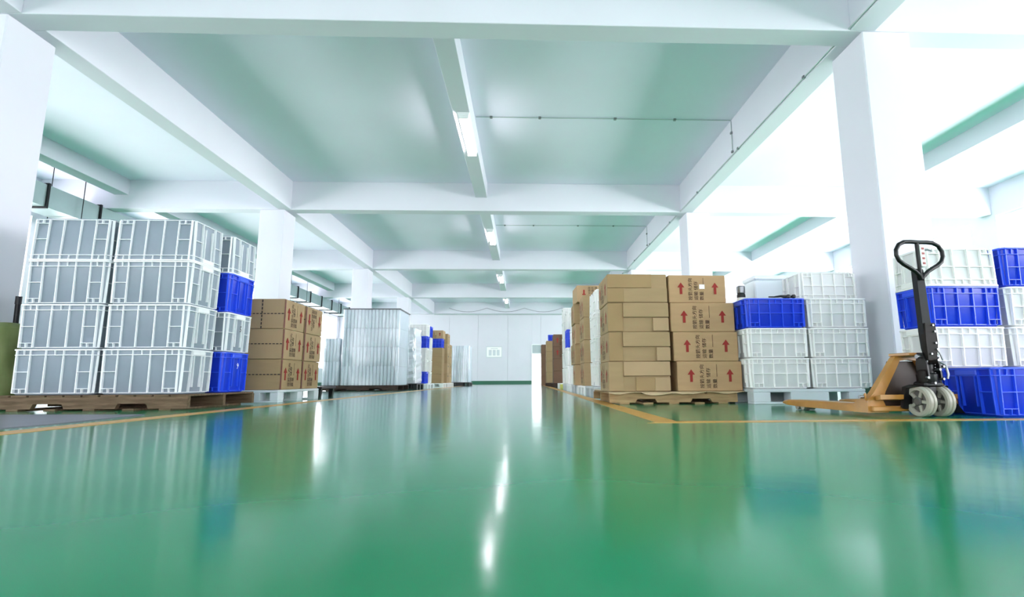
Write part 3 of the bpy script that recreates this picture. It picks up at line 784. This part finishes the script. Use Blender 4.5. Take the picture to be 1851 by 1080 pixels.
# ---- further stacks beyond the main pallet
for j, (y, nm) in enumerate(((7.75, 'first'), (8.95, 'second'), (10.15, 'third'), (11.35, 'fourth'), (12.55, 'fifth'))):
    plastic_pallet((1.50, y, 0), 1.1, 1.14, .145, 'white plastic pallet, %s in the row beyond the arrow cartons' % nm, mk='white' if j % 2 else 'pgrey', ribbed=True)
for i in range(4):
    crate((1.29, 7.53, .147 + i * .338), (.64, .66, .336), 'cream', 'tall white crate, %s in the stack just beyond the arrow cartons' % (LV[i] if i < 3 else 'topmost'), 'white crates just beyond the arrow cartons', flip=(i == 3))
CF = (.60, .58, .362)
for i in range(4):
    carton((1.24, 8.72, .147 + i * .365), CF, 'brown carton, %s in the column behind the tall white crates' % (LV[i] if i < 3 else 'fourth up'), 'cartons behind the tall white crates', rz=R(90 + random.uniform(-1.5, 1.5)), prints=(1,))
for i in range(4):
    carton((1.20 - .02 * (i % 2), 9.72, .147 + i * .365), CF, 'brown carton, %s in the farther carton column behind the tall white crates' % (LV[i] if i < 3 else 'fourth up'), 'cartons behind the tall white crates', rz=R(90 + random.uniform(-2, 2)), prints=(1,), mk='card' if i % 2 else 'cardp')
carton((1.22, 9.55, .147 + 4 * .365), (.60, .60, .30), 'topmost orange-brown carton with arrows pointing down, over the carton columns', 'cartons behind the tall white crates', rz=R(2), prints=(-1,), inv=True, mk='cardp')
o = obj('black_bag', MB().loft([[(r_ * math.cos(a) * .16, r_ * math.sin(a) * .14, z) for a in [2 * math.pi * q / 16 for q in range(16)]] for r_, z in ((.7, 0), (1, .03), (1.05, .08), (.8, .13), (.3, .15))]).mesh('black_bag', M['dark'], True), None, (1.02, 10.25, .147 + 4 * .365 - .0))
for i in range(4):
    crate((1.25, 10.7, .147 + i * .365), (.62, .60, .36), 'cream', 'white crate, %s in the stack behind the carton columns' % (LV[i] if i < 3 else 'fourth up'), 'white crates behind the carton columns')
o.location = (1.25, 10.7, .147 + 4 * .365 + .001)
tag(o, 'small black bag on top of the white crates behind the cartons', 'bag')
for i, kd in enumerate(['cream', 'cream', 'blue', 'cream']):
    crate((1.24, 11.9, .147 + i * .40), (.62, .55, .395), kd, '%s crate, %s in the blue-banded stack before the far cartons' % ('blue' if kd == 'blue' else 'white', LV[i]), 'crates before the far dark cartons')
for i in range(5):
    crate((1.22, 12.75, .147 + i * .36), (.60, .52, .355), 'cream', 'white crate, %s in the tallest far white stack' % (LV[i]), 'tallest far white crates')
o = obj('plastic_block', bx('plastic_block', -.06, .22, -.3, .3, 0, .13, M['lemon'], .01), None, (.98, 13.6, 0)); tag(o, 'yellow-green plastic block on the floor by the orange line', 'block')
plastic_pallet((1.5, 14.6, 0), 1.1, 1.2, .145, 'white plastic pallet after the yellow-green block', mk='white', ribbed=True)
for i in range(4):
    crate((1.42, 14.6, .147 + i * .36), (.60, .80, .355), 'cream', 'white crate, %s in the stack after the yellow-green block' % (LV[i]), 'white crates after the yellow-green block')
wood_pallet((1.45, 17.2, 0), 1.15, 1.2, .13, 'dark wooden pallet under the far dark brown cartons', 'wooddk')
for i in range(4):
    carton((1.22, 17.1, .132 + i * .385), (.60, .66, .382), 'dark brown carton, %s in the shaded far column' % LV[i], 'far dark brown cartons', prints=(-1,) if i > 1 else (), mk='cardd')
wood_pallet((1.35, 19.2, 0), 1.15, 1.2, .13, 'dark wooden pallet farthest along the aisle by the doorway', 'wooddk')
for i in range(4):
    carton((1.08, 19.1, .132 + i * .37), (.60, .66, .368), 'pale brown carton, %s in the farthest column by the doorway' % LV[i], 'farthest cartons by the doorway', prints=(), mk='card')
crate((1.10, 19.1, .132 + 4 * .37 + .002), (.50, .40, .22), 'blue', 'blue crate on top of the farthest cartons by the doorway', 'farthest cartons by the doorway')
for i in range(4):
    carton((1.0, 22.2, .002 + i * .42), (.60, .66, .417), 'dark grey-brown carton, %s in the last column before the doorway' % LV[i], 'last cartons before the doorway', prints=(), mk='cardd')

# ------------------------------------------------------------------ stacks by the pallet truck
crate((3.27, 3.475, 0), (.62, .45, .312), 'blue', 'blue ribbed crate on the floor right beside the pallet truck wheels', 'crates beside the pallet truck')
for i, (kd, fl) in enumerate((('blue', 0), ('cream', 0), ('blue', 0), ('cream', 1))):
    crate((3.30, 3.965, .004 + i * .305 + (.01 if i else 0)), MID[:2] + (.302,), kd, '%s ribbed crate, %s in the stack behind the pallet truck handle' % ('blue' if kd == 'blue' else 'white', LV[i] if i < 3 else 'topmost and upside down'), 'crates beside the pallet truck', flip=bool(fl), rz=R(.8))
for i, kd in enumerate(('blue', 'cream', 'cream', 'blue')):
    crate((3.935, 4.0, .004 + i * .305 + (.01 if i else 0)), (.60, .42, .302), kd, '%s ribbed crate, %s in the outer stack cut off by the picture edge' % ('blue' if kd == 'blue' else 'white', LV[i] if i < 3 else 'topmost'), 'crates beside the pallet truck')
crate((3.93, 3.50, 0), (.60, .42, .312), 'blue', 'blue ribbed crate on the floor at the outer end of the row', 'crates beside the pallet truck')

# ------------------------------------------------------------------ pallet truck
T = thing('pallet_truck', 'yellow hand pallet truck with black loop handle and cream wheels', 'pallet truck', (2.615, 3.37, 0), R(7))
ZT = .078
def fork(sx):
    x0 = sx * .34; x1 = sx * .18
    a, b_ = min(x0, x1), max(x0, x1); cx = (a + b_) / 2; hw = (b_ - a) / 2
    m_ = MB()
    def sec(y, hw_, z0, z1):
        return [(cx - hw_, y, z0), (cx + hw_, y, z0), (cx + hw_, y, z1 - .012), (cx + hw_ - .012, y, z1), (cx - hw_ + .012, y, z1), (cx - hw_, y, z1 - .012)]
    m_.loft([sec(.20, hw, .022, ZT), sec(.85, hw, .028, ZT), sec(1.02, hw * .92, .034, ZT - .002), sec(1.12, hw * .6, .045, ZT - .012)])
    o_ = obj('fork', m_.mesh('fork', M['yellow']), T)
    for y in (.86, .93):
        obj('load_roller', MB().cyl((cx - .05, y, .026), (cx + .05, y, .026), .024, 12).mesh('load_roller', M['wheel'], True), o_)
    return o_
fork(-1); fork(1)
# sloped yoke: two arms rising inward from the fork heels to the top bracket
for sx in (-1, 1):
    m_ = MB()
    P = [(sx * .345, .022), (sx * .345, .10), (sx * .285, .16), (sx * .105, .385), (sx * .075, .40), (sx * .0, .405), (sx * .0, .37), (sx * .07, .362), (sx * .115, .29), (sx * .20, .16), (sx * .225, .10), (sx * .19, .022)]
    m_.prism(P, 'y', .13, .175)
    obj('yoke_arm', m_.mesh('yoke_arm', M['yellow']), T)
    # side gusset joining arm to fork
    g = MB().prism([(.15, .022), (.15, .15), (.18, .12), (.26, ZT), (.26, .022)], 'x', min(sx * .343, sx * .33), max(sx * .343, sx * .33))
    obj('gusset', g.mesh('gusset', M['yellow']), T)
    obj('hinge_pin', MB().cyl((sx * .33, .165, .125), (sx * .372, .165, .125), .012, 12).mesh('hinge_pin', M['steel'], True), T)
    obj('push_rod', MB().prism([(-.02, .02), (.02, .012), (.02, .042), (-.02, .05)], 'x', -.0, .18).mesh('push_rod', M['yellow']), T, (.10 if sx > 0 else -.30, .085, .09))
obj('back_plate', MB().prism([(-.20, .03), (.20, .03), (.20, .15), (.11, .36), (-.11, .36), (-.20, .15)], 'y', .176, .20).mesh('back_plate', M['brown']), T)
obj('top_bracket', MB().cbox(-.10, .10, .02, .19, .392, .412, .004).mesh('top_bracket', M['yellow']), T)
obj('cross_bar', MB().cbox(-.33, .33, .10, .15, .03, .065, .006).mesh('cross_bar', M['yellow']), T)
# pump
BK = M['black']; DS = mat('greasy_dark_steel', '1c1613', .6, var=.4, scale=20, spec=.25)
p_ = MB().tube([(0, 0, .205), (0, 0, .22), (0, 0, .27), (0, 0, .28), (0, 0, .33), (0, 0, .345)], [.05, .06, .06, .042, .042, .03], 18)
p_.cbox(-.07, .07, -.05, .05, .19, .225, .01)
pump = obj('pump_body', p_.mesh('pump_body', BK, True), T)
obj('pump_piston', MB().tube([(.065, -.01, .22), (.065, -.01, .30), (.065, -.01, .305), (.065, -.01, .35)], [.022, .022, .012, .012], 14).mesh('pump_piston', M['pole'], True), pump)
obj('reservoir', MB().tube([(-.055, -.02, .215), (-.055, -.02, .23), (-.055, -.02, .29), (-.055, -.02, .30)], [.02, .028, .028, .018], 14).mesh('reservoir', DS, True), pump)
for x in (-.042, .05):
    obj('bracket', MB().prism([(-.06, .24), (.03, .24), (.03, .34), (.012, .41), (-.03, .41), (-.055, .33)], 'x', x - .006, x + .006).mesh('bracket', BK), pump)
obj('pivot_pin', MB().cyl((-.075, -.01, .385), (.085, -.01, .385), .014, 12).mesh('pivot_pin', M['steel'], True), pump)
obj('pump_spring', MB().tube([(.065 + .026 * math.cos(q * .8), -.01 + .026 * math.sin(q * .8), .235 + q * .0022) for q in range(46)], .0035, 5).mesh('pump_spring', M['steel'], True), pump)
for x, y, z in ((-.055, -.055, .25), (.05, -.062, .24), (.03, -.062, .30), (.078, -.045, .32), (-.02, -.066, .215), (.02, -.066, .36)):
    obj('bolt', MB().cyl((x, y - .012, z), (x, y + .02, z), .008, 8).mesh('bolt', M['steel'], True), pump)
obj('release_lever', MB().tube([(.07, -.03, .35), (.10, -.045, .33), (.108, -.05, .27), (.10, -.05, .24)], [.006, .008, .008, .006], 8).mesh('release_lever', M['steel'], True), pump)
obj('release_chain', MB().tube([(.03, -.05, .45), (.06, -.055, .40), (.08, -.05, .36)], .005, 6).mesh('release_chain', M['steel'], True), pump)
# black base plate, stretched outward to stand in for the dark shadow there
obj('base_plate_shade', MB().loft([[(-.11, -.03, .195), (.12, -.03, .195), (.12, .03, .205), (-.11, .03, .205)], [(-.12, .05, .18), (.19, .05, .16), (.19, .08, .17), (-.12, .08, .19)], [(-.14, .07, .05), (.33, .07, .012), (.33, .088, .02), (-.14, .088, .06)]]).mesh('base_plate_shade', BK), T)
obj('axle', MB().cyl((-.09, 0, .1), (.09, 0, .1), .016, 14).mesh('axle', M['steel'], True), T)
obj('axle_fork', MB().cbox(-.028, .028, -.035, .035, .1, .20, .006).mesh('axle_fork', BK), T)
ang = R(-7 + -6)
def wheel(x):
    """steering wheel: grooved tyre, rim, hub and five spokes, axis along local x"""
    root = obj('steering_wheel', None, T)
    r_ = .098
    def lathe(prof, n_=36):
        m_ = MB(); m_.loft([[(px, rr_ * math.cos(2 * math.pi * q / n_), rr_ * math.sin(2 * math.pi * q / n_)) for q in range(n_)] for px, rr_ in prof], caps=(False, False)); return m_
    tyre = lathe([(-.030, .070), (-.030, .090), (-.022, r_), (-.006, r_), (-.002, r_ - .005), (.002, r_ - .005), (.006, r_), (.022, r_), (.030, .090), (.030, .070), (.018, .068), (-.018, .068), (-.030, .070)])
    me = tyre.mesh('tyre', M['wheel'], True)
    o_ = obj('steering_wheel', me, T, (x, 0, .0985), (0, 0, 0)); bpy.data.objects.remove(root)
    obj('hub', lathe([(-.034, .0), (-.034, .022), (-.028, .028), (.028, .028), (.034, .022), (.034, 0)]).mesh('hub', M['hub'], True), o_)
    obj('web', lathe([(-.008, .02), (-.006, .071), (.006, .071), (.008, .02)]).mesh('web', M['hub'], True), o_)
    for q in range(5):
        a = 2 * math.pi * q / 5 + .4
        mx = Matrix.Rotation(a, 4, 'X')
        obj('spoke', MB().cbox(-.022, .022, -.010, .010, .022, .071, .003, mx=mx).mesh('spoke', M['wheel']), o_)
    return o_
wheel(-.066); wheel(.07)
# handle
hd = obj('handle_pole', MB().loft([[(x - .0 + dx, y, z) for x, y in ((-hw, -.02), (hw, -.02), (hw, .02), (-hw, .02))] for z, hw, dx in ((.40, .024, .004), (.44, .031, .002), (.55, .033, -.002), (.62, .030, -.004), (.95, .028, -.010), (.96, .024, -.010))]).mesh('handle_pole', M['pole']), T, (0, -.025, 0))
obj('handle_root', MB().prism([(-.034, .36), (.02, .355), (.042, .42), (.05, .47), (.044, .60), (-.03, .60), (-.036, .48)], 'y', -.034, -.0).mesh('handle_root', DS), hd)
for x, z in ((.022, .585), (.032, .545), (.03, .47), (.036, .43), (-.01, .40)): obj('bolt', MB().cyl((x, -.042, z), (x, -.033, z), .007, 8).mesh('bolt', M['steel'], True), hd)
pts = []
zc, rx = 1.055, .165
ctrl = [(0, 1.137), (.06, 1.139), (.11, 1.136), (.15, 1.117), (.174, 1.08), (.176, 1.045), (.16, 1.01), (.128, .985), (.09, .965), (.05, .942), (.02, .915)]
path = [(x, z) for x, z in reversed(ctrl)]
loop = [(-x, -.035, z) for x, z in path] + [(x, -.035, z) for x, z in ctrl[1:]]
obj('handle_loop', MB().tube([(x - .012, y, z) for x, y, z in loop], .0135, 12).mesh('handle_loop', M['black'], True), hd)
obj('handle_stem', MB().tube([(-.022, -.033, .92), (-.026, -.035, 1.135)], .012, 8).mesh('handle_stem', M['black'], True), hd)
obj('control_head', MB().cbox(-.018, .018, -.05, -.02, .97, 1.12, .004).mesh('control_head', M['label']), hd, label='white worn instruction sticker')
lm = MB()
for q in range(4): lm.box(-.010, .010, -.0515, -.0505, .985 + q * .033, 1.0 + q * .033)
obj('sticker_print', lm.mesh('sticker_print', mat('sticker_red', '9b4a4a', .6)), hd)
obj('lever', MB().tube([(.018, -.035, 1.085), (.045, -.04, 1.088), (.075, -.042, 1.08)], [.007, .007, .004], 8).mesh('lever', M['steel'], True), hd)
for s in (-1, 1):
    obj('loop_joint', MB().tube([(s * .02 - .012, -.035, .925), (s * .0 - .012, -.03, .89)], .016, 8).mesh('loop_joint', M['black'], True), hd)
